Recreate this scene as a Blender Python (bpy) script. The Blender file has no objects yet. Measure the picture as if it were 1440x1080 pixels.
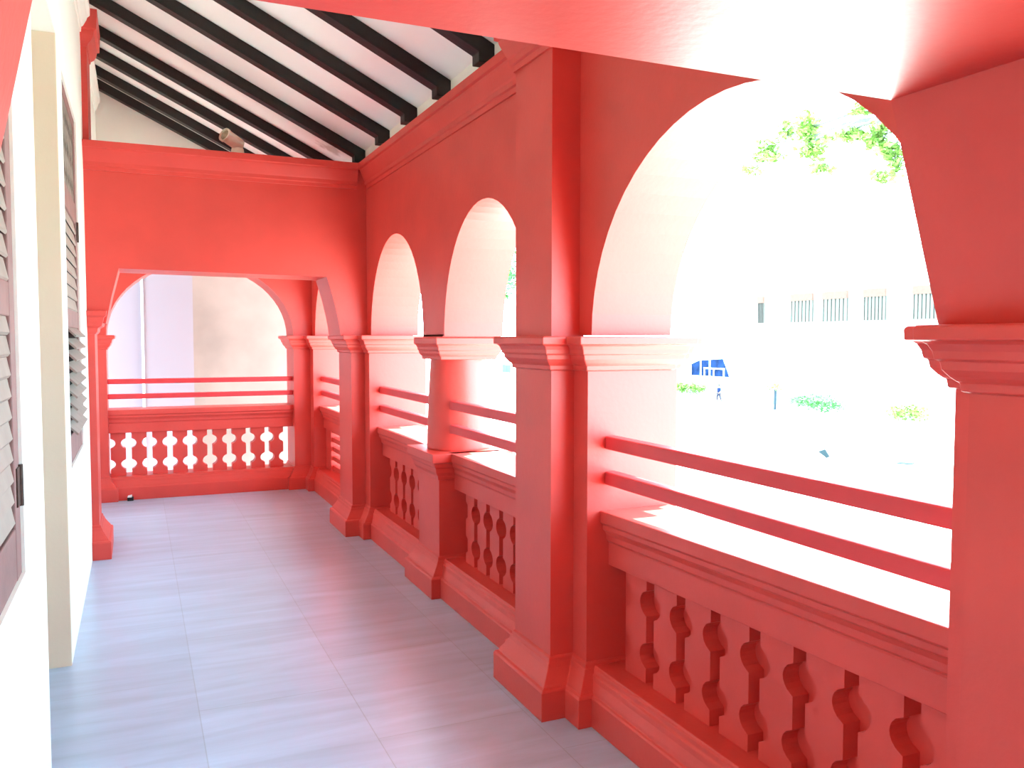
import bpy, bmesh, math, random
from mathutils import Vector, Matrix
random.seed(7)
S = bpy.context.scene
COL = S.collection
PI = math.pi

# ---------------------------------------------------------------- materials
def mat(name, color, rough=0.6, spec=0.4, noise=0.0, scale=6.0, bump=0.0, bscale=120.0, metallic=0.0, stretch=None):
    m = bpy.data.materials.new(name); m.use_nodes = True
    nt = m.node_tree; b = nt.nodes['Principled BSDF']
    b.inputs['Base Color'].default_value = (*color, 1)
    b.inputs['Roughness'].default_value = rough
    b.inputs['Specular IOR Level'].default_value = spec
    b.inputs['Metallic'].default_value = metallic
    tc = nt.nodes.new('ShaderNodeTexCoord')
    src = tc.outputs['Object']
    if stretch:
        mp = nt.nodes.new('ShaderNodeMapping'); mp.inputs['Scale'].default_value = stretch
        nt.links.new(src, mp.inputs['Vector']); src = mp.outputs['Vector']
    if noise > 0:
        n = nt.nodes.new('ShaderNodeTexNoise'); n.inputs['Scale'].default_value = scale; n.inputs['Detail'].default_value = 5
        r = nt.nodes.new('ShaderNodeValToRGB')
        r.color_ramp.elements[0].position = 0.3; r.color_ramp.elements[1].position = 0.7
        r.color_ramp.elements[0].color = (*[c * (1 - noise) for c in color], 1)
        r.color_ramp.elements[1].color = (*[min(1, c * (1 + noise)) for c in color], 1)
        nt.links.new(src, n.inputs['Vector']); nt.links.new(n.outputs['Fac'], r.inputs['Fac'])
        nt.links.new(r.outputs['Color'], b.inputs['Base Color'])
    if bump > 0:
        n2 = nt.nodes.new('ShaderNodeTexNoise'); n2.inputs['Scale'].default_value = bscale; n2.inputs['Detail'].default_value = 4
        bp = nt.nodes.new('ShaderNodeBump'); bp.inputs['Strength'].default_value = bump; bp.inputs['Distance'].default_value = 0.01
        nt.links.new(src, n2.inputs['Vector']); nt.links.new(n2.outputs['Fac'], bp.inputs['Height'])
        nt.links.new(bp.outputs['Normal'], b.inputs['Normal'])
    return m

RED = mat('red_plaster', (0.63, 0.060, 0.046), 0.42, 0.4, 0.07, 3.0, 0.07, 45)
RAILRED = mat('red_rail_paint', (0.66, 0.045, 0.05), 0.4, 0.4, 0.05, 8)
WHITE = mat('white_plaster', (0.88, 0.86, 0.775), 0.6, 0.3, 0.02, 2.0, 0.08, 50)
CREAM = mat('cream_plaster', (0.82, 0.71, 0.53), 0.6, 0.3, 0.02, 2.0, 0.06, 50)
CEIL = mat('white_ceiling_board', (0.90, 0.88, 0.84), 0.7, 0.2, 0.02, 2.0)
BLACK = mat('black_timber', (0.012, 0.010, 0.009), 0.5, 0.35, 0.3, 5, 0.15, 40)
FRAME = mat('mauve_shutter_paint', (0.24, 0.125, 0.112), 0.6, 0.3, 0.12, 9, 0.1, 60)
SLAT = mat('grey_beige_slat', (0.31, 0.245, 0.205), 0.6, 0.3, 0.1, 7, 0.08, 60)
DARK = mat('dark_backing', (0.02, 0.017, 0.015), 0.8, 0.2, 0.2, 8)
FRET = mat('worn_fretwork_panel', (0.22, 0.18, 0.15), 0.7, 0.25, 0.35, 22, 0.3, 50)
RUST = mat('dark_iron', (0.07, 0.04, 0.03), 0.6, 0.3, 0.3, 40, metallic=0.4)
LAMP = mat('cream_lamp_plastic', (0.82, 0.78, 0.62), 0.45, 0.4, 0.05, 20)
BULB = mat('lamp_glass_face', (0.36, 0.29, 0.18), 0.25, 0.5, 0.3, 60)
DOORW = mat('door_paint', (0.30, 0.21, 0.19), 0.55, 0.3, 0.1, 8)
BRASS = mat('brass', (0.6, 0.42, 0.2), 0.35, 0.5, 0.05, 20, metallic=0.8)
PAVE = mat('pale_paving', (0.56, 0.54, 0.50), 0.85, 0.2, 0.08, 0.4)
DIMGROUND = mat('bounce_cutting_ground', (0.07, 0.07, 0.07), 0.9, 0.2, 0.1, 2)
FACADE = mat('pale_facade', (0.84, 0.82, 0.78), 0.8, 0.2, 0.03, 0.3)
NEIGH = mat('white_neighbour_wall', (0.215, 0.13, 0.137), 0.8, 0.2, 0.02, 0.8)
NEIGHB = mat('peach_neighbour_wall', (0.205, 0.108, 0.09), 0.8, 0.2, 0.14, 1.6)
SHADEROOF = mat('added_shade_roof', (0.5, 0.3, 0.24), 0.8, 0.2, 0.15, 3)
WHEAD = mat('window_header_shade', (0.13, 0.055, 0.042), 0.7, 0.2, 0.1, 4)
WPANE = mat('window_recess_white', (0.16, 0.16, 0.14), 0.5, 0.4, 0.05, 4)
WBAR = mat('window_mullion_grey', (0.05, 0.033, 0.028), 0.6, 0.3, 0.1, 4)
LEAFA = mat('yellow_green_leaf', (0.17, 0.27, 0.045), 0.6, 0.3, 0.35, 1.5)
LEAFB = mat('green_leaf', (0.085, 0.22, 0.06), 0.6, 0.3, 0.35, 1.5)
BARK = mat('grey_bark', (0.22, 0.20, 0.19), 0.9, 0.1, 0.25, 6, 0.3, 20)
BLUE = mat('blue_canvas', (0.007, 0.017, 0.06), 0.8, 0.05, 0.5, 1.2)
PALEBLUE = mat('pale_blue_sheet', (0.022, 0.029, 0.035), 0.8, 0.05, 0.15, 3)
TEAL = mat('teal_board', (0.02, 0.045, 0.05), 0.6, 0.3, 0.2, 3)
POSTW = mat('white_post', (0.85, 0.85, 0.85), 0.5, 0.3)
POSTB = mat('blue_grey_post', (0.012, 0.02, 0.035), 0.6, 0.3, 0.1, 3)
SKIN = mat('skin', (0.22, 0.11, 0.07), 0.6, 0.3)
HAIR = mat('dark_hair', (0.02, 0.017, 0.015), 0.6, 0.3)
SHIRT = mat('blue_shirt', (0.010, 0.017, 0.055), 0.9, 0.05, 0.1, 9)
TROUS = mat('mauve_trousers', (0.03, 0.025, 0.042), 0.9, 0.05, 0.1, 9)
BLKP = mat('black_plastic', (0.01, 0.01, 0.01), 0.5, 0.3)
WHP = mat('white_plastic', (0.85, 0.8, 0.78), 0.4, 0.4)

# floor: grey stone-look tiles, grain running across the corridor
def floor_material():
    m = bpy.data.materials.new('grey_floor_tile'); m.use_nodes = True
    nt = m.node_tree; b = nt.nodes['Principled BSDF']; L = nt.links; N = nt.nodes
    tc = N.new('ShaderNodeTexCoord'); sx = N.new('ShaderNodeSeparateXYZ'); L.new(tc.outputs['Object'], sx.inputs[0])
    a = N.new('ShaderNodeMath'); a.operation = 'SUBTRACT'; a.inputs[1].default_value = 4.05 - 9.0; L.new(sx.outputs['Y'], a.inputs[0])
    c = N.new('ShaderNodeMath'); c.operation = 'SUBTRACT'; c.inputs[1].default_value = 0.21 - 6.2; L.new(sx.outputs['X'], c.inputs[0])
    cb = N.new('ShaderNodeCombineXYZ'); L.new(a.outputs[0], cb.inputs['X']); L.new(c.outputs[0], cb.inputs['Y'])
    br = N.new('ShaderNodeTexBrick'); L.new(cb.outputs[0], br.inputs['Vector'])
    br.offset = 0.4; br.inputs['Scale'].default_value = 1.0
    br.inputs['Brick Width'].default_value = 0.90; br.inputs['Row Height'].default_value = 0.62
    br.inputs['Mortar Size'].default_value = 0.0022; br.inputs['Mortar Smooth'].default_value = 0.1
    br.inputs['Color1'].default_value = (0.41, 0.515, 0.655, 1); br.inputs['Color2'].default_value = (0.37, 0.465, 0.595, 1)
    br.inputs['Mortar'].default_value = (0.31, 0.385, 0.475, 1)
    mp = N.new('ShaderNodeMapping'); mp.inputs['Scale'].default_value = (0.9, 7.5, 1); mp.inputs['Rotation'].default_value = (0, 0, 0.03)
    L.new(tc.outputs['Object'], mp.inputs['Vector'])
    n = N.new('ShaderNodeTexNoise'); n.inputs['Scale'].default_value = 1.3; n.inputs['Detail'].default_value = 7; n.inputs['Roughness'].default_value = 0.6
    n.inputs['Distortion'].default_value = 0.6
    L.new(mp.outputs['Vector'], n.inputs['Vector'])
    r = N.new('ShaderNodeValToRGB'); r.color_ramp.elements[0].position = 0.3; r.color_ramp.elements[1].position = 0.72
    r.color_ramp.elements[0].color = (0.84, 0.825, 0.815, 1); r.color_ramp.elements[1].color = (1.12, 1.115, 1.115, 1)
    L.new(n.outputs['Fac'], r.inputs['Fac'])
    mx = N.new('ShaderNodeMix'); mx.data_type = 'RGBA'; mx.blend_type = 'MULTIPLY'; mx.inputs['Factor'].default_value = 1
    L.new(br.outputs['Color'], mx.inputs['A']); L.new(r.outputs['Color'], mx.inputs['B'])
    L.new(mx.outputs['Result'], b.inputs['Base Color'])
    b.inputs['Roughness'].default_value = 0.28; b.inputs['Specular IOR Level'].default_value = 0.65
    return m
FLOOR = floor_material()

# ---------------------------------------------------------------- mesh helpers (all in world coordinates)
class MB:
    def __init__(s): s.bm = bmesh.new()
    def box(s, x0, x1, y0, y1, z0, z1):
        v = [s.bm.verts.new(p) for p in ((x0,y0,z0),(x1,y0,z0),(x1,y1,z0),(x0,y1,z0),(x0,y0,z1),(x1,y0,z1),(x1,y1,z1),(x0,y1,z1))]
        for f in ((0,3,2,1),(4,5,6,7),(0,1,5,4),(1,2,6,5),(2,3,7,6),(3,0,4,7)): s.bm.faces.new([v[i] for i in f])
        return s
    def prism(s, pts, vec):                       # planar polygon (3D points) swept along vec
        vec = Vector(vec)
        a = [s.bm.verts.new(p) for p in pts]; b = [s.bm.verts.new(Vector(p) + vec) for p in pts]
        s.bm.faces.new(a); s.bm.faces.new(b[::-1]); n = len(a)
        for i in range(n): s.bm.faces.new([a[i], b[i], b[(i+1) % n], a[(i+1) % n]])
        return s
    def sweep(s, path, prof, closed):             # path: plan points, outward = right of travel; prof: (offset, z)
        n = len(path)
        def off(d):
            out = []
            for i in range(n):
                p = Vector(path[i])
                e0 = (p - Vector(path[i-1])).normalized() if (closed or i > 0) else None
                e1 = (Vector(path[(i+1) % n]) - p).normalized() if (closed or i < n-1) else None
                if e0 is None: e0 = e1
                if e1 is None: e1 = e0
                n0 = Vector((e0.y, -e0.x)); n1 = Vector((e1.y, -e1.x))
                k = 1 + n0.dot(n1)
                out.append(p + (n0 + n1) * (d / k if k > 1e-6 else d))
            return out
        rows = [[s.bm.verts.new((q.x, q.y, z)) for q in off(d)] for d, z in prof]
        for a, b in zip(rows, rows[1:]):
            for i in range(n if closed else n-1):
                s.bm.faces.new([a[i], a[(i+1) % n], b[(i+1) % n], b[i]])
        if closed:
            s.bm.faces.new(rows[0][::-1]); s.bm.faces.new(rows[-1])
        else:
            s.bm.faces.new([r[0] for r in rows]); s.bm.faces.new([r[-1] for r in rows][::-1])
        return s
    def lathe(s, axis_o, axis_d, prof, seg=32):   # prof: (radius, t along axis)
        o = Vector(axis_o); d = Vector(axis_d).normalized()
        u = d.orthogonal().normalized(); w = d.cross(u)
        rows = []
        for r, t in prof:
            rows.append([s.bm.verts.new(o + d*t + (u*math.cos(2*PI*k/seg) + w*math.sin(2*PI*k/seg))*r) for k in range(seg)])
        for a, b in zip(rows, rows[1:]):
            for k in range(seg): s.bm.faces.new([a[k], a[(k+1) % seg], b[(k+1) % seg], b[k]])
        s.bm.faces.new(rows[0][::-1]); s.bm.faces.new(rows[-1])
        return s
    def tube(s, pts, rad, seg=8):
        pts = [Vector(p) for p in pts]
        if not hasattr(rad, '__len__'): rad = [rad]*len(pts)
        rows = []
        for i, p in enumerate(pts):
            t = (pts[min(i+1, len(pts)-1)] - pts[max(i-1, 0)]).normalized()
            u = t.cross(Vector((0.31, 0.2, 0.93))).normalized(); w = t.cross(u)
            rows.append([s.bm.verts.new(p + (u*math.cos(2*PI*k/seg) + w*math.sin(2*PI*k/seg))*rad[i]) for k in range(seg)])
        for a, b in zip(rows, rows[1:]):
            for k in range(seg): s.bm.faces.new([a[k], a[(k+1) % seg], b[(k+1) % seg], b[k]])
        s.bm.faces.new(rows[0][::-1]); s.bm.faces.new(rows[-1])
        return s

def wloc(o):
    p = Vector((0, 0, 0))
    while o is not None: p += o.location; o = o.parent
    return p

def obj(name, mb, material, parent=None, bevel=0.0, smooth=False, origin=None, normals=True):
    bm = mb.bm
    if normals: bmesh.ops.recalc_face_normals(bm, faces=bm.faces)
    if parent is not None: base = wloc(parent); loc = Vector((0, 0, 0))
    elif origin is not None: base = loc = Vector(origin)
    else:
        xs = [v.co for v in bm.verts]
        base = Vector(((min(p.x for p in xs)+max(p.x for p in xs))/2, (min(p.y for p in xs)+max(p.y for p in xs))/2, min(p.z for p in xs)))
        loc = base
    bmesh.ops.translate(bm, verts=bm.verts, vec=-base)
    me = bpy.data.meshes.new(name); bm.to_mesh(me); bm.free()
    me.materials.append(material)
    if smooth:
        for p in me.polygons: p.use_smooth = True
    o = bpy.data.objects.new(name, me); COL.objects.link(o); o.location = loc
    if parent is not None: o.parent = parent
    if bevel > 0:
        md = o.modifiers.new('soft_edge', 'BEVEL'); md.width = bevel; md.segments = 2; md.limit_method = 'ANGLE'; md.angle_limit = math.radians(40)
    return o

def tag(o, label=None, cat=None, group=None, kind=None):
    if label: o['label'] = label
    if cat: o['category'] = cat
    if group: o['group'] = group
    if kind: o['kind'] = kind
    return o

def thing(name, loc, label, cat, group=None, kind='thing'):
    o = bpy.data.objects.new(name, None); COL.objects.link(o); o.location = loc; o.empty_display_size = 0.1
    return tag(o, label, cat, group, kind)

def shift(o, d):
    return o

# ---------------------------------------------------------------- main dimensions (metres)
XP, XW, XS_ = 1.546, 1.652, 1.675        # pilaster face, pier strip face, wall face above the capitals
XO, XOP = 2.053, 2.16                    # outer wall face, outer pilaster face
XL = -0.308                              # left wall face
ZC = 1.572                               # top of the capitals
YE = 8.90                                # face of the end wall
BASE = [(0.076,0.0),(0.076,0.118),(0.071,0.128),(0.060,0.132),(0.056,0.142),(0.040,0.165),(0.022,0.195),(0.016,0.212),(0.012,0.215),(0.010,0.232),(0.0,0.238)]
def cap_profile(top, h=0.140):
    p = [(0.0,0.0),(0.012,0.004),(0.014,0.022),(0.019,0.025),(0.027,0.033),(0.038,0.048),(0.041,0.066),(0.048,0.069),(0.051,0.086),(0.058,0.100),(0.066,0.106),(0.076,0.109),(0.077,0.134),(0.072,0.140)]
    return [(d, top - h + z*h/0.140) for d, z in p]
CORN = [(-0.03,2.715),(0.010,2.717),(0.012,2.742),(0.022,2.748),(0.024,2.772),(0.030,2.782),(0.050,2.828),(0.058,2.848),(0.060,2.858),(0.074,2.864),(0.076,2.908),(-0.03,2.908)]

# ---------------------------------------------------------------- floor
fb = MB(); fb.box(XL, 1.70, -3.0, 7.05, -0.25, 0.0); fb.box(XL-0.1, 1.70, 7.05, YE + 0.02, -0.25, 0.0); fb.box(XL-0.45, XL, 3.39, 4.475, -0.25, 0.0)
tag(obj('floor', fb, FLOOR, origin=(0,0,0)), 'grey stone-look tile floor of the veranda corridor', 'floor', kind='structure')
sb = MB(); sb.box(1.70, 2.35, -3.0, 9.7, -0.25, 0.0); sb.box(-1.0, 1.70, YE+0.02, 9.7, -0.25, 0.0)
tag(obj('floor_edge', sb, RED, origin=(0,0,0)), 'red painted slab edge under the outer arcade', 'floor', kind='structure')

# ---------------------------------------------------------------- left wall with a doorway
lw = MB()
WIN1, WIN2 = (1.66, 2.81, 0.868, 2.87), (4.77, 5.86, 0.895, 2.87)
NICHE = 0.032
pts = [(XL-NICHE,-3.0,-0.25),(XL-NICHE,3.39,-0.25),(XL-NICHE,3.39,2.945),(XL-NICHE,4.475,2.945),(XL-NICHE,4.475,-0.25),(XL-NICHE,7.0495,-0.25),(XL-NICHE,7.0495,4.06),(XL-NICHE,-3.0,4.06)]
lw.prism(pts, (-0.418, 0, 0))
ws = [-3.0, WIN1[0], WIN1[1], 3.39, 4.475, WIN2[0], WIN2[1], 7.0495]
for k, (ya, yb) in enumerate(zip(ws, ws[1:])):
    if k in (1, 5):
        w_ = WIN1 if k == 1 else WIN2
        lw.box(XL-NICHE, XL, ya, yb, -0.25, w_[2]); lw.box(XL-NICHE, XL, ya, yb, w_[3], 4.06)
    else:
        lw.box(XL-NICHE, XL, ya, yb, 2.945 if k == 3 else -0.25, 4.06)
tag(obj('wall_left', lw, WHITE, origin=(0,0,0)), 'white plastered left wall with a tall doorway and shuttered windows', 'wall', kind='structure')
lf = MB(); lf.box(-0.758, -0.40, 7.05, YE, -0.25, 2.9).box(-0.758, XL, 7.05, 9.33, 2.9, 4.06)
tag(obj('wall_left', lf, WHITE, origin=(0,0,0)), 'white left wall of the last bay beyond the far beam', 'wall', kind='structure')
jb = MB(); jb.box(XL-0.449, XL-0.001, 4.455, 4.476, 0.0, 2.944); 
tag(obj('door_jamb', jb, CREAM, origin=(0,0,0)), 'cream painted far reveal of the tall doorway in the left wall', 'door jamb', kind='structure')
dr = thing('door_1', (XL-0.36, 3.93, 0), 'closed panelled door set deep in the left doorway', 'door', kind='structure')
dl = obj('door_leaf', MB().box(XL-0.40, XL-0.36, 3.392, 4.454, 0.005, 2.94), DOORW, dr)
for z0, z1 in ((0.2,0.95),(1.1,2.0),(2.15,2.8)):
    for y0, y1 in ((3.50,3.86),(3.98,4.34)):
        obj('door_panel', MB().box(XL-0.36, XL-0.345, y0, y1, z0, z1), DOORW, dl, bevel=0.008)
obj('door_handle', MB().lathe((XL-0.36,3.47,1.05),(1,0,0),[(0.012,0),(0.012,0.03),(0.026,0.04),(0.026,0.06),(0.012,0.07)],16), BRASS, dl, smooth=True)

# white cornice at the head of the left wall
WCORN = [(-0.03,3.64),(0.008,3.642),(0.012,3.67),(0.024,3.68),(0.045,3.72),(0.050,3.735),(0.066,3.75),(0.068,3.80),(-0.03,3.80)]
for i, (y0, y1) in enumerate(((1.272,6.607),(7.05,YE))):
    m_ = MB(); m_.sweep([(XL,y1),(XL,y0)], [(-d*(1.0 if i == 0 else 0.7),z) for d,z in WCORN], False)
    tag(obj('trim_%d' % (i+1), m_, WHITE, origin=(0,0,0)),
        ('white cornice along the head of the left wall before the far beam','white cornice along the head of the left wall beyond the far beam')[i], 'cornice', kind='structure')

# ---------------------------------------------------------------- shuttered windows on the left wall
def shutter(name, y0, y1, z0, z1, label, fretz, midz, out):
    SX = XL - NICHE + 0.001
    t = thing(name, (SX, (y0+y1)/2, z0), label, 'window', kind='structure')
    x0, x1 = SX, SX + 0.022
    obj('back_panel', MB().box(SX+0.0005, SX+0.004, y0, y1, z0, z1), DARK, t)
    st = 0.10
    for ya, yb in ((y0, y0+st), (y1-st, y1)):
        obj('stile', MB().box(x0+0.001, x1, ya, yb, z0, z1), FRAME, t, bevel=0.004)
    rails = [(z0, z0+0.15), (midz-0.048, midz+0.048), (fretz-0.06, fretz+0.06), (z1-0.06, z1)]
    for za, zb in rails:
        obj('rail', MB().box(x0+0.001, x1-0.001, y0+st, y1-st, za, zb), FRAME, t, bevel=0.004)
    # closed louvres above the middle rail, open ones below it
    m_ = MB(); za, zb = rails[1][1], rails[2][0]; n = round((zb-za)/0.064); p = (zb-za)/n
    for k in range(n):
        c = za + (k+0.5)*p
        m_.prism([(SX+0.005,y0+st,c+p*0.42),(SX+0.010,y0+st,c+p*0.5),(SX+0.022,y0+st,c-p*0.40),(SX+0.017,y0+st,c-p*0.5)], (0, y1-y0-2*st, 0))
    obj('upper_louvre', m_, SLAT, t)
    m_ = MB(); za, zb = rails[0][1], rails[1][0]; n = round((zb-za)/0.0625); p = (zb-za)/n
    for k in range(n):
        c = za + (k+0.5)*p
        m_.prism([(SX+0.004,y0+st,c+0.030),(SX+0.011,y0+st,c+0.036),(SX+out,y0+st,c-0.014),(SX+out-0.006,y0+st,c-0.022)], (0, y1-y0-2*st, 0))
    obj('lower_louvre', m_, SLAT, t)
    # pierced fret panel at the head: a grid of bars with diamonds left open
    m_ = MB(); ya, yb, za, zb = y0+st, y1-st, rails[2][1], rails[3][0]
    ny, nz = max(3, round((yb-ya)/0.13)), max(2, round((zb-za)/0.13))
    dy, dz = (yb-ya)/ny, (zb-za)/nz
    for i in range(ny):
        for j in range(nz):
            cy, cz = ya+(i+.5)*dy, za+(j+.5)*dz
            cor = [(-.5,-.5),(.5,-.5),(.5,.5),(-.5,.5)]
            dia = [(0,-.36),(.36,0),(0,.36),(-.36,0)]
            for k in range(4):
                q = [cor[k], cor[(k+1) % 4], dia[(k+1) % 4], dia[k]]
                q = [cor[k], ((cor[k][0]+cor[(k+1)%4][0])/2, (cor[k][1]+cor[(k+1)%4][1])/2), dia[k], ((dia[k][0]+dia[k-1][0])/2, (dia[k][1]+dia[k-1][1])/2)]
                m_.prism([(SX+0.006, cy+a*dy, cz+b*dz) for a, b in q], (0.010, 0, 0))
                q = [cor[k], ((dia[k][0]+dia[k-1][0])/2, (dia[k][1]+dia[k-1][1])/2), dia[k-1], ((cor[k][0]+cor[k-1][0])/2, (cor[k][1]+cor[k-1][1])/2)]
                m_.prism([(SX+0.006, cy+a*dy, cz+b*dz) for a, b in q], (0.010, 0, 0))
    obj('fret_panel', m_, FRET, t)
    for zz in ((z0+0.13*(z1-z0),) if out < 0.03 else (z0+0.13*(z1-z0), z0+0.66*(z1-z0))):
        h = obj('hinge', MB().box(x1-0.001, x1+0.004, y1-0.075, y1-0.005, zz-0.055, zz+0.055).lathe((x1+0.004,y1-0.012,zz-0.06),(0,0,1),[(0.008,0),(0.008,0.12)],12), RUST, t)
    return t
shutter('window_1', *WIN1, 'mauve louvred shutter on the left wall between the near beam and the doorway', 2.28, 1.66, 0.0205)
shutter('window_2', *WIN2, 'mauve louvred shutter on the left wall between the doorway and the far beam', 2.30, 1.66, 0.062)

# ---------------------------------------------------------------- right wall above the capitals, pierced by arches
def arch_pts(c, a, z0, b, n=28):
    return [(c + a*math.cos(PI*k/n), z0 + b*math.sin(PI*k/n)) for k in range(n+1)]
rw = MB()
ARCH = [(-0.20,0.83,0.75),(2.16,0.83,0.75),(4.16,0.612,0.715),(5.83,0.655,0.72),(7.965,0.775,0.73)]
def wall_poly(arches, u0, u1, z0, z1):
    pl = [(u0, z0)]
    for c, a, b in arches: pl += arch_pts(c, a, z0, b)[::-1]
    pl += [(u1, z0), (u1, z1), (u0, z1)]
    return pl
def grid_wall(mb, arches, u0, u1, z0, z1, to3, vec):
    # columns of quads between the arch line and the top, so no concave n-gon is needed
    us = {u0, u1}
    for c, a, b in arches:
        us |= {u for u, z in arch_pts(c, a, z0, b)}
    us = sorted(us)
    us = [u for i, u in enumerate(us) if i == 0 or u - us[i-1] > 1e-5]
    def low(u, side):
        for c, a, b in arches:
            if abs(u-c) <= a + 1e-6:
                if (side > 0 and u >= c+a-1e-5) or (side < 0 and u <= c-a+1e-5): continue
                return z0 + b*math.sqrt(max(0, 1-((u-c)/a)**2))
        return z0
    V = Vector(vec); bm = mb.bm; cache = {}
    def vt(u, z, k):
        key = (round(u,5), round(z,5), k)
        if key not in cache: cache[key] = bm.verts.new(Vector(to3(u, z)) + V*k)
        return cache[key]
    for a, b in zip(us, us[1:]):
        za, zb = low(a, 1), low(b, -1)
        f0 = [vt(a,za,0), vt(b,zb,0), vt(b,z1,0), vt(a,z1,0)]
        f1 = [vt(a,za,1), vt(b,zb,1), vt(b,z1,1), vt(a,z1,1)]
        bm.faces.new(f0); bm.faces.new(f1[::-1])
        bm.faces.new([f0[0], f1[0], f1[1], f0[1]]); bm.faces.new([f0[3], f0[2], f1[2], f1[3]])
    for u in (u0, u1):
        bm.faces.new([vt(u,z0,0), vt(u,z1,0), vt(u,z1,1), vt(u,z0,1)])
grid_wall(rw, ARCH, -3.0, 9.35, ZC-0.004, 2.84, lambda u, z: (XS_, u, z), (XO-XS_, 0, 0))
tag(obj('wall_right', rw, RED, origin=(0,0,0)), 'red arcade wall with round arches above the capitals on the right', 'wall', kind='structure')
lowr = MB(); lowr.box(1.76, XO, -3.0, -1.03, -0.25, ZC-0.004)
tag(obj('wall_right', lowr, RED, origin=(0,0,0)), 'plain red length of the outer wall behind the viewpoint', 'wall', kind='structure')
wp = MB(); wp.prism([(1.685,-3.0,2.80),(1.685,-3.0,3.035),(1.86,-3.0,2.95),(1.86,-3.0,2.80)], (0, 12.35, 0))
tag(obj('trim_3', wp, WHITE, origin=(0,0,0)), 'white wall plate between the rafter feet above the right cornice', 'wall plate', kind='structure')
cn = MB(); cn.sweep([(XS_,1.272),(XS_,3.093),(XP,3.093),(XP,3.449),(XS_,3.449),(XS_,6.56)], [(-d,z) for d,z in CORN], False)
tag(obj('trim_4', cn, RED, origin=(0,0,0)), 'red moulded cornice along the head of the right arcade wall', 'cornice', kind='structure')

# ---------------------------------------------------------------- piers
def pier(poly, top, label, pil=None, group='piers of the right arcade', name='pillar'):
    xs = [p[0] for p in poly]; ys = [p[1] for p in poly]
    t = thing(name, (sum(xs)/len(xs), sum(ys)/len(ys), 0), label, 'pillar', group)
    poly = [Vector(p) for p in poly]
    area = sum(poly[i-1].x*poly[i].y - poly[i].x*poly[i-1].y for i in range(len(poly)))
    if area < 0: poly = poly[::-1]                 # counter-clockwise: outward is right of travel
    obj('shaft', MB().prism([(p.x,p.y,0.0) for p in poly], (0,0,top-0.01)), RED, t)
    obj('base', MB().sweep(poly, BASE, True), RED, t, bevel=0.003)
    obj('capital', MB().sweep(poly, cap_profile(top), True), RED, t, bevel=0.003)
    if pil:
        x0, x1, y0, y1, z1 = pil
        obj('upper_shaft', MB().box(x0, x1, y0, y1, top-0.005, z1), RED, t)
    return t
def pier_plan(s0, n, f, s1):
    return [(XW,s0),(XO,s0),(XO,n),(XOP,n),(XOP,f),(XO,f),(XO,s1),(XW,s1),(XW,f),(XP,f),(XP,n),(XW,n)]
pier(pier_plan(0.663,0.779,1.195,1.311), 1.581, 'nearest red pier, cut off by the right edge of the photo', None)
pier(pier_plan(2.977,3.093,3.449,3.565), 1.562, 'tall red pier rising unbroken to the cornice between the wide and narrow arches', (XP, XS_+0.02, 3.093, 3.449, 2.73))
pier(pier_plan(6.462,6.607,7.049,7.19), 1.580, 'red pier carrying the right end of the far beam', None)
EX = 0.985
pier([(XW,8.74),(XO,8.74),(XO,9.35),(1.485,9.35),(1.485,YE),(XW,YE)], 1.585, 'red corner pier where the arcade meets the end wall', None)
pier([(-0.398,YE),(-0.398,9.35),(-0.258,9.35),(-0.258,YE)], 1.585, 'slim red pier at the left end of the end arch', None)

# ---------------------------------------------------------------- column on its pedestal
cy, cx = 5.012, 1.855
PW0, PW1 = 4.815, 5.216
ct = thing('column', (cx, cy, 0), 'round red column on a square pedestal between the two narrow arches', 'column')
ped = [(XW+0.002,PW0),(2.056,PW0),(2.056,PW1),(XW+0.002,PW1)]
pd = obj('pedestal', MB().prism([(x,y,0) for x,y in ped], (0,0,0.84)), RED, ct)
obj('pedestal_base', MB().sweep(ped, BASE, True), RED, pd, bevel=0.003)
obj('pedestal_cap', MB().sweep(ped, [(0.0,0.70),(0.008,0.702),(0.012,0.725),(0.026,0.748),(0.032,0.775),(0.040,0.785),(0.044,0.806),(0.060,0.813),(0.061,0.866)], True), RED, pd, bevel=0.003)
obj('shaft', MB().lathe((cx,cy,0.86),(0,0,1),[(0.200,0),(0.200,0.02),(0.198,0.15),(0.193,0.30),(0.184,0.45),(0.176,0.57),(0.176,0.60)],48), RED, ct, smooth=True)
capq = [(cx-0.155,cy-0.155),(cx+0.155,cy-0.155),(cx+0.155,cy+0.155),(cx-0.155,cy+0.155)]
cq = [(cx-.148,cy-.148),(cx+.148,cy-.148),(cx+.148,cy+.148),(cx-.148,cy+.148)]
obj('capital', MB().sweep(cq, [(0.030,1.425),(0.034,1.43),(0.036,1.447),(0.042,1.45),(0.050,1.463),(0.053,1.48),(0.058,1.483),(0.060,1.50),(0.066,1.513),(0.076,1.522),(0.077,1.555),(0.072,1.562)], True), RED, ct, bevel=0.003)
obj('impost', MB().box(XS_, XO, cy-0.215, cy+0.16, 1.558, ZC+0.006), RED, ct)

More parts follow.
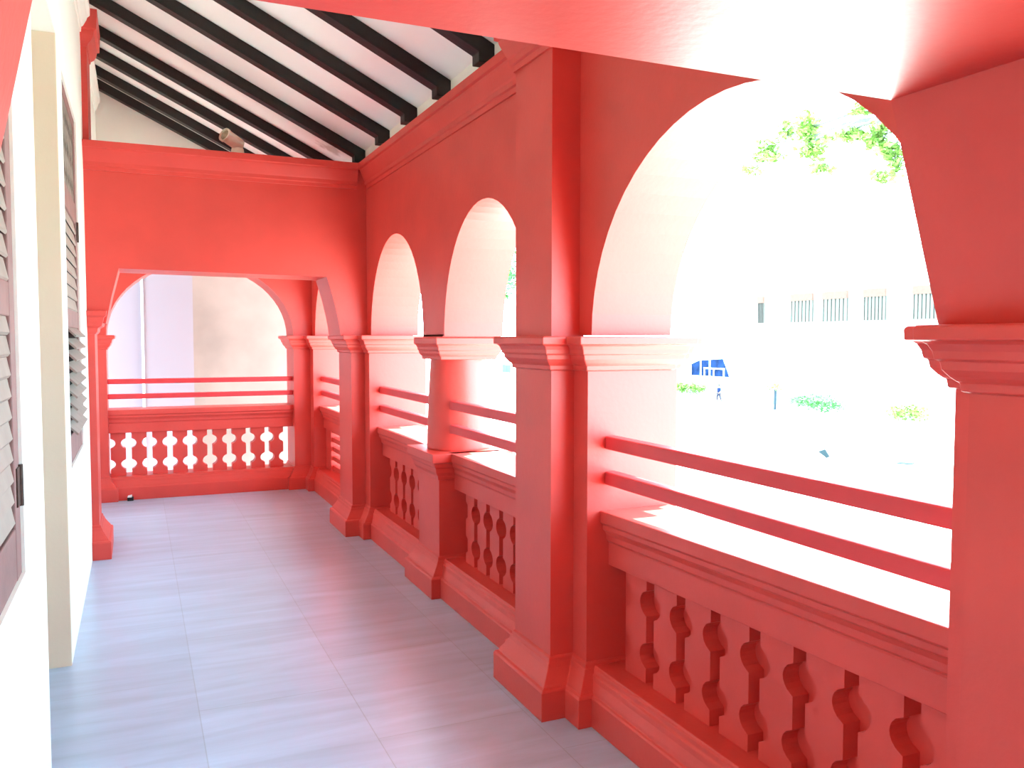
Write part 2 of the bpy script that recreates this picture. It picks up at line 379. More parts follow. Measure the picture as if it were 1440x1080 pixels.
# ---------------------------------------------------------------- balustrades
FX0 = 1.775; FTH = 0.062
def fb_outline(y0, pitch, lo=None, hi=None, z0=0.21, z1=0.67, sw=0.026, rx=0.070, rz=0.055):
    # outline (u, z) of one flat baluster between two keyhole slots
    zs = []
    c1, c2 = 0.33, 0.534
    n = 9
    zz = [z0]
    for c in (c1, c2):
        k = rz*math.sqrt(1-(sw/rx)**2)
        zz += [c - k + 2*k*i/(n-1) for i in range(n)]
    zz += [z1]
    def bite(z):
        for c in (c1, c2):
            if abs(z-c) < rz: return max(sw, rx*math.sqrt(1-((z-c)/rz)**2))
        return sw
    R = [(y0 + pitch/2 - bite(z), z) for z in zz] if hi is None else [(hi, z0), (hi, z1)]
    Lf = [(y0 - pitch/2 + bite(z), z) for z in zz] if lo is None else [(lo, z0), (lo, z1)]
    return Lf, R
def add_baluster(t, slots, k, to3, vec, mat_=None, z1=0.65):
    a, b = slots
    Lf, R = fb_outline((a+b)/2, b-a)
    mb = MB(); bm = mb.bm; V = Vector(vec)
    def mk(p, kk): return bm.verts.new(Vector(to3(*p)) + V*kk)
    l0 = [mk(p,0) for p in Lf]; r0 = [mk(p,0) for p in R]; l1 = [mk(p,1) for p in Lf]; r1 = [mk(p,1) for p in R]
    for i in range(len(l0)-1):
        bm.faces.new([l0[i], r0[i], r0[i+1], l0[i+1]]); bm.faces.new([l1[i], l1[i+1], r1[i+1], r1[i]])
        bm.faces.new([l0[i], l0[i+1], l1[i+1], l1[i]]); bm.faces.new([r0[i], r1[i], r1[i+1], r0[i+1]])
    bm.faces.new([l0[0], l1[0], r1[0], r0[0]]); bm.faces.new([l0[-1], r0[-1], r1[-1], l1[-1]])
    return obj('baluster', mb, RED, t)
def prof3(pts, ax, o):         # profile offsets -> 3D at the start of the run
    return [(p, o, z) if ax == 'y' else (o, p, z) for p, z in pts]
COP = [(1.712,0.866),(1.712,0.818),(1.722,0.811),(1.723,0.790),(1.730,0.784),(1.740,0.766),(1.743,0.742),(1.750,0.738),(1.752,0.728),(1.752,0.640),(1.93,0.640),(1.93,0.728),(1.97,0.79),(2.04,0.818),(2.04,0.866)]
PLI = [(1.635,0.0),(1.635,0.117),(1.640,0.124),(1.648,0.128),(1.652,0.142),(1.664,0.170),(1.668,0.190),(1.676,0.196),(1.678,0.212),(1.684,0.214),(1.686,0.222),(1.98,0.222),(2.03,0.12),(2.03,0.0)]
def balustrade(y0, y1, slots, label, slats=False, dz=(0.0, 0.0)):
    t = thing('balustrade', (1.83, (y0+y1)/2, 0), label, 'balustrade', 'balustrades of the arcade')
    m_ = MB(); m_.prism(prof3([(x, z+dz[0]) for x, z in COP], 'y', y0), (0, y1-y0, dz[1]-dz[0])); obj('coping', m_, RED, t, bevel=0.003)
    m_ = MB(); m_.prism(prof3(PLI, 'y', y0), (0, y1-y0, 0)); obj('plinth', m_, RED, t, bevel=0.003)
    if slats:
        for ya, yb in ((y0, y0+0.10), (y1-0.24, y1)):
            obj('stile', MB().box(FX0, FX0+0.12, ya, yb, 0.225, 0.645), RED, t)
        for k in range(5):
            z = 0.235 + k*0.093
            obj('slat', MB().prism([(FX0+0.02,y0+0.10,z),(FX0+0.02,y0+0.10,z+0.045),(FX0+0.10,y0+0.10,z+0.045),(FX0+0.10,y0+0.10,z)], (0, y1-y0-0.34, 0)), RED, t)
        return t
    obj('back_panel', MB().box(FX0+FTH, FX0+0.13, y0, y1, 0.215, 0.67), RED, t)
    for a, b in zip(slots, slots[1:]):
        add_baluster(t, (a, b), 0, lambda u, z: (FX0, u, z), (FTH, 0, 0))
    return t
def seq(start, pitch, n): return sorted(start - pitch*k for k in range(n))
balustrade(-1.03, 0.663, seq(0.62,0.2,9), 'red balustrade under the arch beside the viewpoint')
balustrade(1.311, 2.977, seq(2.90,0.1992,9), 'red balustrade of flat keyhole balusters in the wide nearest arch', dz=(0.016, -0.012))
balustrade(3.565, PW0, seq(4.705,0.186,7), 'red balustrade of flat keyhole balusters between the tall pier and the column pedestal')
balustrade(PW1, 6.462, seq(6.355,0.2,6), 'red balustrade of flat keyhole balusters between the column pedestal and the far beam pier')
balustrade(7.19, 8.74, None, 'red balustrade with horizontal slats beyond the far beam', slats=True)

# end wall balustrade (runs along X)
et = thing('balustrade', (0.62, YE+0.2, 0), 'red balustrade of keyhole balusters closing the end of the corridor', 'balustrade', 'balustrades of the arcade')
def along_x(pts, x0, x1):
    m_ = MB(); m_.prism([(x0, YE + (x-XW), z) for x, z in pts], (x1-x0, 0, 0)); return m_
EX0, EX1 = -0.258, 1.485
obj('coping', along_x(COP, EX0, EX1), RED, et, bevel=0.003)
obj('plinth', along_x(PLI, EX0, EX1), RED, et, bevel=0.003)
es = [-0.271 + 0.187*k for k in range(10)]
for a, b in zip(es, es[1:]):
    add_baluster(et, (a, b), 0, lambda u, z: (u, YE+0.123, z), (0, 0.10, 0))

# ---------------------------------------------------------------- guard rails (each bar is a thing)
def rail(p0, p1, axis, label):
    (x, y, z) = p0
    s = 0.054 if axis == 'y' else 0.048
    m_ = MB()
    if axis == 'y': m_.box(x, x+s, p0[1], p1[1], z-s, z)
    else: m_.box(p0[0], p1[0], y, y+s, z-s, z)
    return tag(obj('guard_rail', m_, RAILRED, bevel=0.006), label, 'rail', 'red guard rails above the balustrades')
XR = 1.732
cdy = math.sqrt(0.197**2 - (cx-(XR+0.021))**2)
for zu, nm in ((1.159,'upper'),(1.014,'lower')):
    rail((XR,-1.03,zu),(XR,0.663,zu),'y', nm+' red guard rail in the arch beside the viewpoint')
    rail((XR,1.311,zu),(XR,2.977,zu),'y', nm+' red guard rail across the wide nearest arch')
    rail((XR,3.565,zu+0.018),(XR,cy-cdy,zu+0.018),'y', nm+' red guard rail between the tall pier and the round column')
    rail((XR,cy+cdy,zu+0.022),(XR,6.462,zu+0.022),'y', nm+' red guard rail between the round column and the far beam pier')
    rail((XR,7.19,zu+0.01),(XR,8.74,zu+0.01),'y', nm+' red guard rail above the slatted balustrade beyond the far beam')
    rail((EX0,YE+0.08,zu+0.004),(EX1,YE+0.08,zu+0.004),'x', nm+' red guard rail across the end arch')

# ---------------------------------------------------------------- cross beams
def beam(y0, y1, lab, hr, hl, zb, front_cornice, back_cornice=False):
    t = thing('beam', (0.62, (y0+y1)/2, zb), lab, 'beam', 'red beams spanning the corridor')
    # polygon in XZ: haunches run down to the springing on both sides; built as quads
    m_ = MB(); bm = m_.bm
    low = [(XL, hl[-1][1])] + hl[::-1] + hr + [(XS_, hr[-1][1])]
    V = Vector((0, y1-y0, 0)); top = 2.905
    lv0 = [bm.verts.new((x, y0, z)) for x, z in low]; lv1 = [bm.verts.new((x, y1, z)) for x, z in low]
    tv0 = [bm.verts.new((x, y0, top)) for x, z in low]; tv1 = [bm.verts.new((x, y1, top)) for x, z in low]
    for i in range(len(low)-1):
        bm.faces.new([lv0[i], lv0[i+1], tv0[i+1], tv0[i]]); bm.faces.new([lv1[i], tv1[i], tv1[i+1], lv1[i+1]])
        bm.faces.new([lv0[i], lv1[i], lv1[i+1], lv0[i+1]]); bm.faces.new([tv0[i], tv0[i+1], tv1[i+1], tv1[i]])
    bm.faces.new([lv0[0], tv0[0], tv1[0], lv1[0]]); bm.faces.new([lv0[-1], lv1[-1], tv1[-1], tv0[-1]])
    obj('beam_body', m_, RED, t)
    if front_cornice: obj('front_cornice', MB().sweep([(XL,y0),(XS_-0.075,y0)], CORN, False), RED, t, bevel=0.002)
    obj('back_cornice', MB().sweep([(XS_-0.075,y1),(XL,y1)], CORN, False), RED, t, bevel=0.002)
    return t
beam(6.607, 7.049, 'far red beam with its spotlight, spanning the corridor beyond the shuttered windows',
     [(1.361,2.03),(1.385,1.95),(1.410,1.86),(1.436,1.75),(1.455,1.65),(1.464,1.579)], [(-0.100,2.045),(-0.150,1.85),(-0.190,1.66)], 2.03, True)
beam(0.779, 1.272, 'near red beam filling the top edge of the photo',
     [(1.395,2.030),(1.447,1.875),(1.497,1.725),(1.546,1.579)], [(-0.104,2.030),(-0.141,1.85),(-0.182,1.66)], 2.03, True)

# left wall pilasters under the beams, with the upper pilaster standing on the far beam
def left_pilaster(y0, y1, label, upper):
    t = thing('pilaster', ((XL-0.262)/2, (y0+y1)/2, 0), label, 'pilaster', 'red pilasters on the left wall')
    x0 = XL + 0.0005
    pl = [(x0,y0),(-0.262,y0),(-0.262,y1),(x0,y1)]
    obj('shaft', MB().prism([(x,y,0) for x,y in pl], (0,0,1.66)), RED, t)
    path = [(x0,y0),(-0.262,y0),(-0.262,y1),(x0,y1)]
    obj('base', MB().sweep(path, [(0.0,0.0)]+BASE+[(-0.02,0.238)], False), RED, t, bevel=0.003)
    capp = [(-0.02,1.60),(0.004,1.602),(0.018,1.62),(0.022,1.645),(0.046,1.66),(0.056,1.69),(0.062,1.72),(0.076,1.73),(0.080,1.765),(-0.02,1.765)]
    obj('capital', MB().sweep(path, [(d, z-0.02) for d, z in capp], False), RED, t, bevel=0.003)
    if upper:
        obj('upper_shaft', MB().box(x0, -0.270, y0+0.03, y1, 2.905, 3.66), RED, t)
        obj('upper_cornice', MB().sweep([(x0,y0+0.03),(-0.270,y0+0.03),(-0.270,y1),(x0,y1)], [(-0.02,3.56),(0.006,3.562),(0.010,3.58),(0.030,3.60),(0.045,3.63),(0.050,3.66),(0.066,3.67),(0.072,3.80),(-0.02,3.80)], False), RED, t)
    return t
left_pilaster(6.607, 7.049, 'red pilaster on the left wall under the far beam', True)
left_pilaster(0.779, 1.272, 'red pilaster on the left wall under the near beam', False)

# ---------------------------------------------------------------- end wall
ew = MB()
grid_wall(ew, [(0.6135,0.8715,0.728)], -0.758, XO-0.002, ZC+0.008, 2.80, lambda u, z: (u, YE, z), (0, 0.45, 0))
tag(obj('wall_end', ew, RED, origin=(0,0,0)), 'red end wall with one round arch closing the corridor', 'wall', kind='structure')
ewl = MB().box(-0.758, -0.3985, YE, 9.35, -0.25, ZC+0.008)
tag(obj('wall_end_side', ewl, RED, origin=(0,0,0)), 'red end wall strip hidden beside the left pier of the end arch', 'wall', kind='structure')
def roof_z(x): return 3.036 + (1.689 - x)*0.488
gw = MB(); gw.prism([(XL-0.45,YE+0.22,2.80),(1.86,YE+0.22,2.80),(1.86,YE+0.22,roof_z(1.86)),(XL-0.45,YE+0.22,roof_z(XL-0.45))], (0,0.22,0))
tag(obj('wall_end_gable', gw, WHITE, origin=(0,0,0)), 'white gable above the end wall under the sloping ceiling', 'wall', kind='structure')
bw = MB().box(XL-0.45, XO, -3.15, -3.0, -0.25, 4.2)
tag(obj('wall_back', bw, WHITE, origin=(0,0,0)), 'white wall closing the corridor behind the viewpoint', 'wall', kind='structure')

# ---------------------------------------------------------------- sloping ceiling and rafters
cb = MB(); x0, x1 = XL-0.45, 2.42
cb.prism([(x0,-3.15,roof_z(x0)),(x1,-3.15,roof_z(x1)),(x1,-3.15,roof_z(x1)+0.14),(x0,-3.15,roof_z(x0)+0.14)], (0, 13.6, 0))  # runs on past the end wall as an added eave, shading the walls beyond
CEILM = CEIL
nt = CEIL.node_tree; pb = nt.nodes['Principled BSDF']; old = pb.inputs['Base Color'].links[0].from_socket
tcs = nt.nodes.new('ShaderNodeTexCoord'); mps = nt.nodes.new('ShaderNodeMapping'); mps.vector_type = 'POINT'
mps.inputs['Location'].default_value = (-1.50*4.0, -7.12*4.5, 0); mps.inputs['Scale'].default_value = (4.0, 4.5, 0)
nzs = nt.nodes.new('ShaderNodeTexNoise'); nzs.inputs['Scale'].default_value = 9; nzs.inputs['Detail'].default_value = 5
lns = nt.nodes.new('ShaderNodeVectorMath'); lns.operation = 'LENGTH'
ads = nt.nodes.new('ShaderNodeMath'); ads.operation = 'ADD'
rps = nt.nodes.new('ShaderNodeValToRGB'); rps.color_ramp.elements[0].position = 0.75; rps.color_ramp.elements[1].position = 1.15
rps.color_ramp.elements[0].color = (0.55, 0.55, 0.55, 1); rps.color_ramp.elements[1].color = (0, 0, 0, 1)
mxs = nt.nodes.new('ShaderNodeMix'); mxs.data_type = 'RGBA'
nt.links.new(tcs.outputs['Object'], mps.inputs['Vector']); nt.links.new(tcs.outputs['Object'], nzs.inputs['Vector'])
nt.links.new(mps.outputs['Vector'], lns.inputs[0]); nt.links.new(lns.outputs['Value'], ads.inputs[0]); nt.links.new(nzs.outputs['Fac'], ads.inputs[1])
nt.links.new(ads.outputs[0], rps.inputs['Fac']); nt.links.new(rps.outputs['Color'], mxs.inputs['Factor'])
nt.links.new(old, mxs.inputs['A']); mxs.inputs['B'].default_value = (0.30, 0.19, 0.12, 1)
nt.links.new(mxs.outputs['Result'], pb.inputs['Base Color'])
tag(obj('ceiling', cb, CEILM, origin=(0,0,0)), 'white boarded ceiling sloping down to the right between black rafters', 'ceiling', kind='structure')
def rafter(yf, label, th=0.095):
    drop = 0.088
    xt, xb = XL, 1.69
    t_lo = lambda x: roof_z(x) - drop
    m_ = MB()
    m_.prism([(xt,yf-th,t_lo(xt)),(1.60,yf-th,t_lo(1.60)),(1.60,yf-th,2.941),(1.686,yf-th,2.941),(1.686,yf-th,roof_z(1.686)-0.002),(xt,yf-th,roof_z(xt)-0.002)], (0,th,0))
    return tag(obj('rafter', m_, BLACK, bevel=0.004), label, 'rafter', 'black rafters under the sloping ceiling')
ORD = ['first','second','third','fourth','fifth','sixth','seventh']
rafter(6.754, 'black sloping rafter ending directly above the far beam')
for i, y in enumerate((6.051, 5.405, 4.767, 4.117, 3.467, 2.817, 2.167)):
    rafter(y, '%s black rafter on the near side of the far beam, counted from it' % ORD[i])
for i, y in enumerate((7.46, 8.04, 8.64, 9.09)):
    rafter(y, '%s black rafter beyond the far beam, counted from it' % ORD[i])

# ---------------------------------------------------------------- spotlight on the far beam
st = thing('spotlight', (0.735, 6.80, 2.905), 'small cream spotlight on top of the far beam', 'spotlight')
obj('mount', MB().lathe((0.735,6.80,2.905),(0,0,1),[(0.046,0),(0.048,0.06),(0.044,0.085),(0.038,0.09)],24), LAMP, st, smooth=False)
obj('neck', MB().lathe((0.728,6.80,2.985),(0,0,1),[(0.022,0),(0.022,0.045)],16), LAMP, st)
ax = Vector((-0.125, -0.085, 0.055)).normalized()
o0 = Vector((0.755, 6.81, 3.018))
hd = obj('head', MB().lathe(o0,ax,[(0.030,-0.012),(0.045,0.0),(0.049,0.02),(0.049,0.135),(0.054,0.140),(0.054,0.158),(0.046,0.160),(0.044,0.148)],28), LAMP, st, smooth=False)
obj('lens', MB().lathe(o0+ax*0.149,ax,[(0.040,0.0),(0.034,0.004),(0.016,0.007)],24), BULB, hd)

# small black and white object on the floor by the end balustrade
sm = thing('small_box', (-0.075, 8.85, 0), 'tiny black and white object lying on the floor against the end balustrade', 'small box')
obj('body', MB().box(-0.105,-0.050,8.830,8.878,0,0.036), BLKP, sm, bevel=0.004)
obj('lid', MB().prism([(-0.103,8.827,0.036),(-0.066,8.827,0.036),(-0.062,8.827,0.056),(-0.098,8.827,0.050)], (0,0.04,0)), WHP, sm)

# ---------------------------------------------------------------- outside: paving, neighbouring walls, square
GZ = -4.45
gm = MB().box(2.6, 220, -60, 220, GZ-0.3, GZ)
tag(obj('ground', gm, PAVE, origin=(0,0,0)), 'pale sunlit paving of the square below', 'ground', kind='structure')
gm2 = MB().box(-60, 2.6, 9.75, 220, GZ-0.3, GZ)  # unseen ground, made dark to cut light bounced onto the neighbouring walls
tag(obj('ground', gm2, DIMGROUND, origin=(0,0,0)), 'unseen ground beyond the end of the veranda, darkened to cut bounced light', 'ground', kind='structure')
nb = thing('building', (-1.0, 11.4, GZ), 'white wing of the neighbouring house seen through the left of the end arch', 'building')
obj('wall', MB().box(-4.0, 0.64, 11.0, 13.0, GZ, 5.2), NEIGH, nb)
obj('shade_wall', MB().box(-4.0, -3.6, 9.8, 11.0, GZ, 5.2), NEIGH, nb)  # unseen wall, added to block sky light from the left
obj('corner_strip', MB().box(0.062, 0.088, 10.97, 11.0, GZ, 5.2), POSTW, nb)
obj('roof', MB().prism([(-4.2,9.75,4.6),(0.9,9.75,4.6),(0.9,13.2,5.3),(-4.2,13.2,5.3)], (0,0,0.2)), SHADEROOF, nb)  # unseen eave over the gap, added to shade the wing below
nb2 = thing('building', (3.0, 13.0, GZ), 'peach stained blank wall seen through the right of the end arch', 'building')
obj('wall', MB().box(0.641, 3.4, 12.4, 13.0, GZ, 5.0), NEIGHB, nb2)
obj('roof', MB().prism([(0.91,9.75,4.6),(3.6,9.75,4.6),(3.6,13.2,5.3),(0.91,13.2,5.3)], (0,0,0.2)), SHADEROOF, nb2)  # added out of view to keep sky light off the peach wall

fc = thing('building', (62, 62, GZ), 'long pale house across the square with a row of windows', 'building')
obj('wall', MB().box(60, 68, 38, 100, GZ, 9.5), FACADE, fc)
obj('roof', MB().prism([(59.2,37.5,9.5),(64,37.5,12.5),(69,37.5,9.5)], (0,63,0)), FACADE, fc)
for ya, yb in ((49.2,51.7),(54.5,57.0),(58.85,61.95),(63.2,66.25),(70.2,71.2)):
    w = obj('window', MB().box(59.80, 59.998, ya, yb, 3.25, 6.05), WPANE, fc)
    obj('header', MB().box(59.60, 59.80, ya, yb, 5.35, 6.05), WHEAD, w)
    m_ = MB()
    for k in range(7):
        yy = ya + 0.02 + (yb-ya-0.14)*k/6
        m_.box(59.70, 59.80, yy, yy+0.07, 3.25, 5.35)
    obj('mullions', m_, WBAR, w)
m_ = MB()
for k in range(14): m_.box(59.2, 59.26, 82.8+k*0.28, 82.86+k*0.28, 3.0, 3.95)
m_.box(59.18, 59.28, 82.6, 86.9, 3.95, 4.02)
obj('balcony_rail', m_, TEAL, fc); obj('balcony_slab', MB().box(59.1, 60, 82.6, 86.9, 2.8, 3.0), FACADE, fc)

def leaf_cloud(mb, centre, rad, n, size, flat=1.0):
    bm = mb.bm; c = Vector(centre)
    for _ in range(n):
        d = Vector((random.gauss(0,1), random.gauss(0,1), random.gauss(0,1)))
        d = d.normalized() * (random.random()**0.45)
        p = c + Vector((d.x*rad[0], d.y*rad[1], d.z*rad[2]))
        u = Vector((random.uniform(-1,1), random.uniform(-1,1), random.uniform(-0.6,0.6))).normalized()
        w = u.cross(Vector((random.uniform(-1,1), random.uniform(-1,1), random.uniform(-1,1)))).normalized()
        s = size*random.uniform(0.6,1.3)
        q = [p-u*s, p+w*s*0.45+u*s*0.1, p+u*s, p-w*s*0.45+u*s*0.1]
        bm.faces.new([bm.verts.new(v) for v in q])
def hedge(x, y0, y1, h, material, label):
    t = thing('hedge', (x, (y0+y1)/2, GZ), label, 'hedge', 'low hedges across the square')
    m_ = MB(); n = int((y1-y0)/0.9)+1
    for k in range(n):
        yy = y0 + (y1-y0)*(k+0.5)/n
        leaf_cloud(m_, (x+random.uniform(-.2,.2), yy, GZ+h*0.55), (0.6, 0.75, h*0.5*random.uniform(0.75,1.1)), 170, 0.17)
    obj('foliage', m_, material, t, normals=False)
    for k in range(n):
        yy = y0 + (y1-y0)*(k+0.5)/n
        obj('stem', MB().tube([(x,yy,GZ),(x+0.05,yy+0.05,GZ+h*0.5)], 0.04, 6), BARK, t)
hedge(51.3, 50.9, 56.2, 1.5, LEAFB, 'long green hedge across the square below the windows')
hedge(51.1, 43.0, 46.0, 1.3, LEAFA, 'short yellow-green hedge beside the nearest pier')
hedge(55.4, 74.6, 79.6, 1.3, LEAFA, 'pale hedge below the blue tent')

# young tree on a post
sp = thing('sapling', (50.05,57.2,GZ), 'thin sapling on a blue-grey post left of the long hedge', 'tree')
obj('trunk', MB().tube([(50.05,57.2,GZ),(50.05,57.2,GZ+1.75)], 0.13, 10), POSTB, sp)
m_ = MB(); leaf_cloud(m_, (50.05,57.2,GZ+1.95), (0.9,0.9,0.3), 140, 0.16); obj('crown', m_, LEAFA, sp, normals=False)

# blue market tent
tn = thing('tent', (57.5,75.0,GZ), 'blue canvas tent with white posts beyond the square', 'tent')
tx = 56.6
obj('front_sheet', MB().prism([(tx,78.4,-2.42),(tx,71.8,-2.38),(tx,72.9,-0.50),(tx,77.0,-0.75),(tx,78.4,-1.2)], (0.1,0,0)), BLUE, tn)
obj('roof_sheet', MB().prism([(tx+0.1,72.9,-0.50),(tx+0.1,77.0,-0.75),(tx+2.8,80.7,-1.2),(tx+2.8,76.6,-1.0)], (0,0,-0.06)), BLUE, tn)
for yy, zt in ((76.5,-0.72),(74.9,-0.62),(74.2,-1.5),(75.8,-1.5),(72.5,-1.5),(78.3,-1.3)):
    obj('post', MB().tube([(tx-0.08,yy,GZ),(tx-0.08,yy,zt)], 0.085, 8), POSTW, tn)
obj('crossbar', MB().box(tx-0.16,tx-0.02,72.4,75.9,-1.62,-1.48), POSTW, tn)

U_ = Vector((0.914, -0.405, 0.0)); B_ = Vector((31.9, 32.6, GZ))
q = [B_ + U_*u + Vector((0,0,v)) for u, v in ((0,0),(0.18,0.07),(-0.07,0.46),(-0.44,0.33))]
tag(obj('sheet', MB().prism(q, (0.03,0.06,0)), PALEBLUE), 'pale blue diamond-shaped sheet standing on edge in the square', 'sheet')
m_ = MB(); c, s_ = math.cos(0.5), math.sin(0.5)
m_.prism([(34.0+u*c-v*s_, 29.6+u*s_+v*c, GZ+0.001) for u, v in ((-0.3,-0.34),(0.3,-0.34),(0.3,0.34),(-0.3,0.34))], (0,0,0.04))
tag(obj('sheet', m_, PALEBLUE), 'thin flat strip of pale blue sheet on the square near the pier', 'sheet')
ts = thing('notice_board', (57.5,132.0,GZ), 'teal notice board far off between the column and the tall pier', 'sign')
obj('board', MB().box(57.4,57.5,130.3,131.7,-4.1,-2.75).box(57.4,57.5,131.7,131.75,-4.1,-4.0).box(57.4,57.5,131.75,133.6,-4.1,-2.75), TEAL, ts)
for yy in (130.4,133.4): obj('post', MB().tube([(57.55,yy,GZ),(57.55,yy,-2.80)], 0.07, 8), POSTW, ts)

# trees behind the near arch and behind the column
def tree(base, top, clusters, label, leaf, branches=True):
    t = thing('tree', base, label, 'tree', 'trees on the square')
    b = Vector(base); tp = Vector(top); m_ = MB()
    m_.tube([b, b.lerp(tp,0.4)+Vector((0.1,0.1,0)), b.lerp(tp,0.75), tp], [0.26,0.22,0.17,0.10], 12)
    obj('trunk', m_, BARK, t, smooth=True)
    m_ = MB()
    for c, r, n in clusters:
        mid = tp.lerp(Vector(c), 0.5) + Vector((0,0,0.3))
        m_.tube([tp, mid, Vector(c)], [0.055,0.032,0.010], 7)
    obj('branches', m_, BARK, t, smooth=True)
    m_ = MB()
    for c, r, n in clusters:
        for j in range(max(2, int(len(r)*1.0))):
            leaf_cloud(m_, Vector(c)+Vector((random.uniform(-.25,.25)*r[0], random.uniform(-.25,.25)*r[1], random.uniform(-.35,.35)*r[2])), (r[0]*0.7,r[1]*0.7,r[2]*0.7), n//3, 0.095)
    obj('crown', m_, leaf, t, normals=False)
tree((15.5, 11.1, -4.45), (15.4, 12.39, 6.3), [
    ((15.0, 17.52, 6.62), (0.5, 0.43, 0.39), 150),
    ((15.0, 17.84, 6.28), (0.5, 0.29, 0.22), 90),
    ((15.0, 18.2, 6.05), (0.5, 0.19, 0.18), 60),
    ((15.0, 16.9, 6.8), (0.5, 0.26, 0.29), 130),
    ((15.0, 17.3, 6.18), (0.5, 0.38, 0.18), 110),
    ((15.0, 16.11, 6.7), (0.5, 0.36, 0.47), 330),
    ((15.0, 15.98, 6.09), (0.5, 0.33, 0.25), 220),
    ((15.0, 15.67, 5.63), (0.5, 0.22, 0.18), 110),
    ((15.0, 14.57, 6.76), (0.5, 0.48, 0.18), 120),
    ((15.0, 14.72, 6.22), (0.5, 0.33, 0.23), 220),
    ((15.0, 14.02, 5.89), (0.5, 0.31, 0.29), 240),
    ((15.0, 13.71, 5.64), (0.5, 0.29, 0.25), 160),
    ((15.0, 13.88, 6.19), (0.5, 0.33, 0.16), 110),
    ((15.0, 13.92, 5.13), (0.5, 0.19, 0.18), 80),
    ((15.0, 13.47, 5.24), (0.5, 0.19, 0.36), 120),
    ((15.0, 15.26, 6.23), (0.5, 0.24, 0.14), 40),
    ((15.0, 12.98, 5.96), (0.5, 0.72, 0.72), 260),
    ((15.0, 12.31, 6.24), (0.5, 0.72, 0.72), 260),
    ((15.0, 12.84, 6.94), (0.5, 0.96, 0.54), 260),
    ], 'leafy tree whose pale green sprays hang across the top of the nearest arch', LEAFA)
tree((14.4, 30.26, -4.45), (14.4, 30.76, 4.58), [
    ((14.0, 32.63, 5.89), (0.53, 0.53, 0.66), 200),
    ((14.0, 31.74, 4.21), (0.39, 0.39, 0.88), 260),
    ((14.0, 30.57, 5.11), (0.62, 0.62, 1.13), 260),
    ((14.0, 32.18, 3.37), (0.26, 0.26, 0.29), 80),
    ((14.0, 29.9, 3.67), (0.67, 0.67, 0.83), 220),
    ], 'darker green tree glimpsed between the column arch and the tall pier', LEAFB)

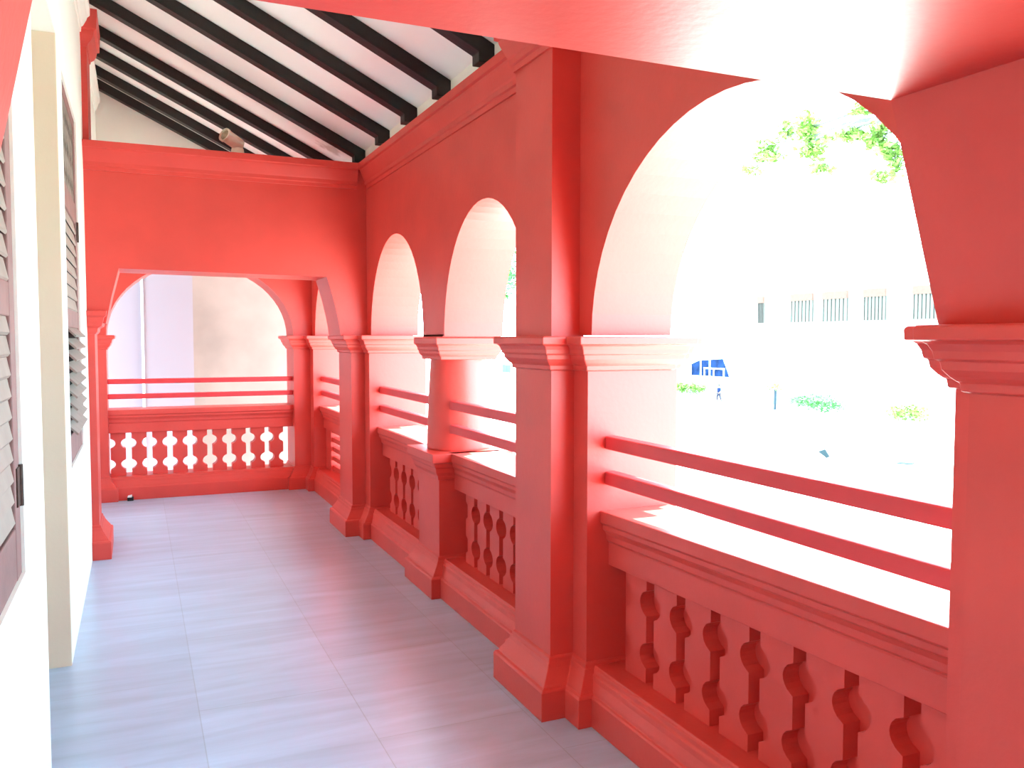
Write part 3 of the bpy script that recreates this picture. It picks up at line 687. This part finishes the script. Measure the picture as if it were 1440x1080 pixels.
# person walking on the square
pr = thing('person', (50.2,65.1,GZ), 'person in a blue top walking on the square below the tent', 'person')
def skin_body(name, verts, edges, radii, material, parent):
    me = bpy.data.meshes.new(name); base = wloc(parent)
    me.from_pydata([tuple(Vector(v)-base) for v in verts], edges, [])
    o = bpy.data.objects.new(name, me); COL.objects.link(o); o.parent = parent
    md = o.modifiers.new('skin', 'SKIN')
    for i, sv in enumerate(me.skin_vertices[0].data):
        sv.radius = (radii[i], radii[i]); sv.use_root = (i == 0)
    sd = o.modifiers.new('sub', 'SUBSURF'); sd.levels = 1; sd.render_levels = 2
    me.materials.append(material)
    return o
if True:
    X, Y, Z = 50.2, 65.1, GZ
    P = lambda dx, dy, dz: (X+dx, Y+dy, Z+dz)
    V_ = [P(0,0,0.95),P(0,0,1.15),P(0,0,1.36),P(0,0,1.48),P(0,0,1.56),P(-0.01,0,1.66),
          P(0.02,0.16,1.38),P(0.06,0.24,1.12),P(-0.08,0.25,0.92),P(-0.02,-0.16,1.38),P(0.0,-0.24,1.12),P(-0.14,-0.22,0.93),
          P(0.0,0.09,0.88),P(-0.14,0.10,0.50),P(0.0,0.10,0.09),P(-0.14,0.10,0.04),P(0.0,-0.09,0.88),P(0.12,-0.10,0.50),P(0.26,-0.10,0.12),P(0.14,-0.10,0.04)]
    E_ = [(0,1),(1,2),(2,3),(3,4),(4,5),(2,6),(6,7),(7,8),(2,9),(9,10),(10,11),(0,12),(12,13),(13,14),(14,15),(0,16),(16,17),(17,18),(18,19)]
    R_ = [0.13,0.125,0.14,0.06,0.065,0.09,0.06,0.045,0.035,0.06,0.045,0.035,0.085,0.065,0.045,0.04,0.085,0.065,0.045,0.04]
    body = skin_body('body', V_, E_, R_, SKIN, pr)
    skin_body('top', [P(0,0,0.93),P(0,0,1.15),P(0,0,1.38),P(0,0,1.46),P(0.02,0.17,1.38),P(0.06,0.25,1.10),P(-0.02,-0.17,1.38),P(0.0,-0.25,1.10)],
              [(0,1),(1,2),(2,3),(2,4),(4,5),(2,6),(6,7)], [0.155,0.15,0.165,0.09,0.085,0.065,0.085,0.065], SHIRT, pr)
    skin_body('trousers', [P(0,0,0.95),P(0,0.09,0.86),P(-0.14,0.10,0.50),P(0.0,0.10,0.12),P(0,-0.09,0.86),P(0.12,-0.10,0.50),P(0.26,-0.10,0.14)],
              [(0,1),(1,2),(2,3),(0,4),(4,5),(5,6)], [0.145,0.105,0.085,0.068,0.105,0.085,0.068], TROUS, pr)
    m_ = MB(); m_.lathe((X+0.02,Y,Z+1.645),(0,0,1),[(0.085,-0.01),(0.105,0.03),(0.10,0.08),(0.06,0.12),(0.01,0.13)],16); obj('hair', m_, HAIR, pr, smooth=True)

# ---------------------------------------------------------------- light
w = bpy.data.worlds.new('World'); S.world = w; w.use_nodes = True
bg = w.node_tree.nodes['Background']
bg.inputs['Color'].default_value = (0.47, 0.83, 1.0, 1); bg.inputs['Strength'].default_value = 13.5
sun = bpy.data.lights.new('sun', 'SUN'); sun.energy = 44.0; sun.angle = math.radians(0.6); sun.color = (0.78, 1.0, 0.86)
so = bpy.data.objects.new('sun', sun); COL.objects.link(so)
sd = Vector((0.36, 0.16, 0.92)).normalized()        # towards the sun
so.rotation_euler = sd.to_track_quat('Z', 'Y').to_euler(); so.location = (6, 3, 12)

# ---------------------------------------------------------------- camera
CAM = Vector((0,0,1.55))
RV = Vector((0.91425039,-0.4051481,0.00111634)); UV = Vector((0.0203112,0.04858548,0.99861249)); FV = Vector((0.4046402,0.91295918,-0.05264834))
cam = bpy.data.cameras.new('camera'); co = bpy.data.objects.new('camera', cam); COL.objects.link(co)
cam.sensor_fit = 'HORIZONTAL'; cam.sensor_width = 36.0; cam.lens = 36.0*1192.17/1440.0; cam.clip_start = 0.05; cam.clip_end = 500
M = Matrix(((RV.x,UV.x,-FV.x,CAM.x),(RV.y,UV.y,-FV.y,CAM.y),(RV.z,UV.z,-FV.z,CAM.z),(0,0,0,1)))
co.matrix_world = M
S.camera = co
S.view_settings.view_transform = 'Standard'; S.view_settings.look = 'None'; S.view_settings.gamma = 1.0
S.view_settings.use_curve_mapping = False
S.view_settings.exposure = 0.42
S.cycles.max_bounces = 14; S.cycles.diffuse_bounces = 10
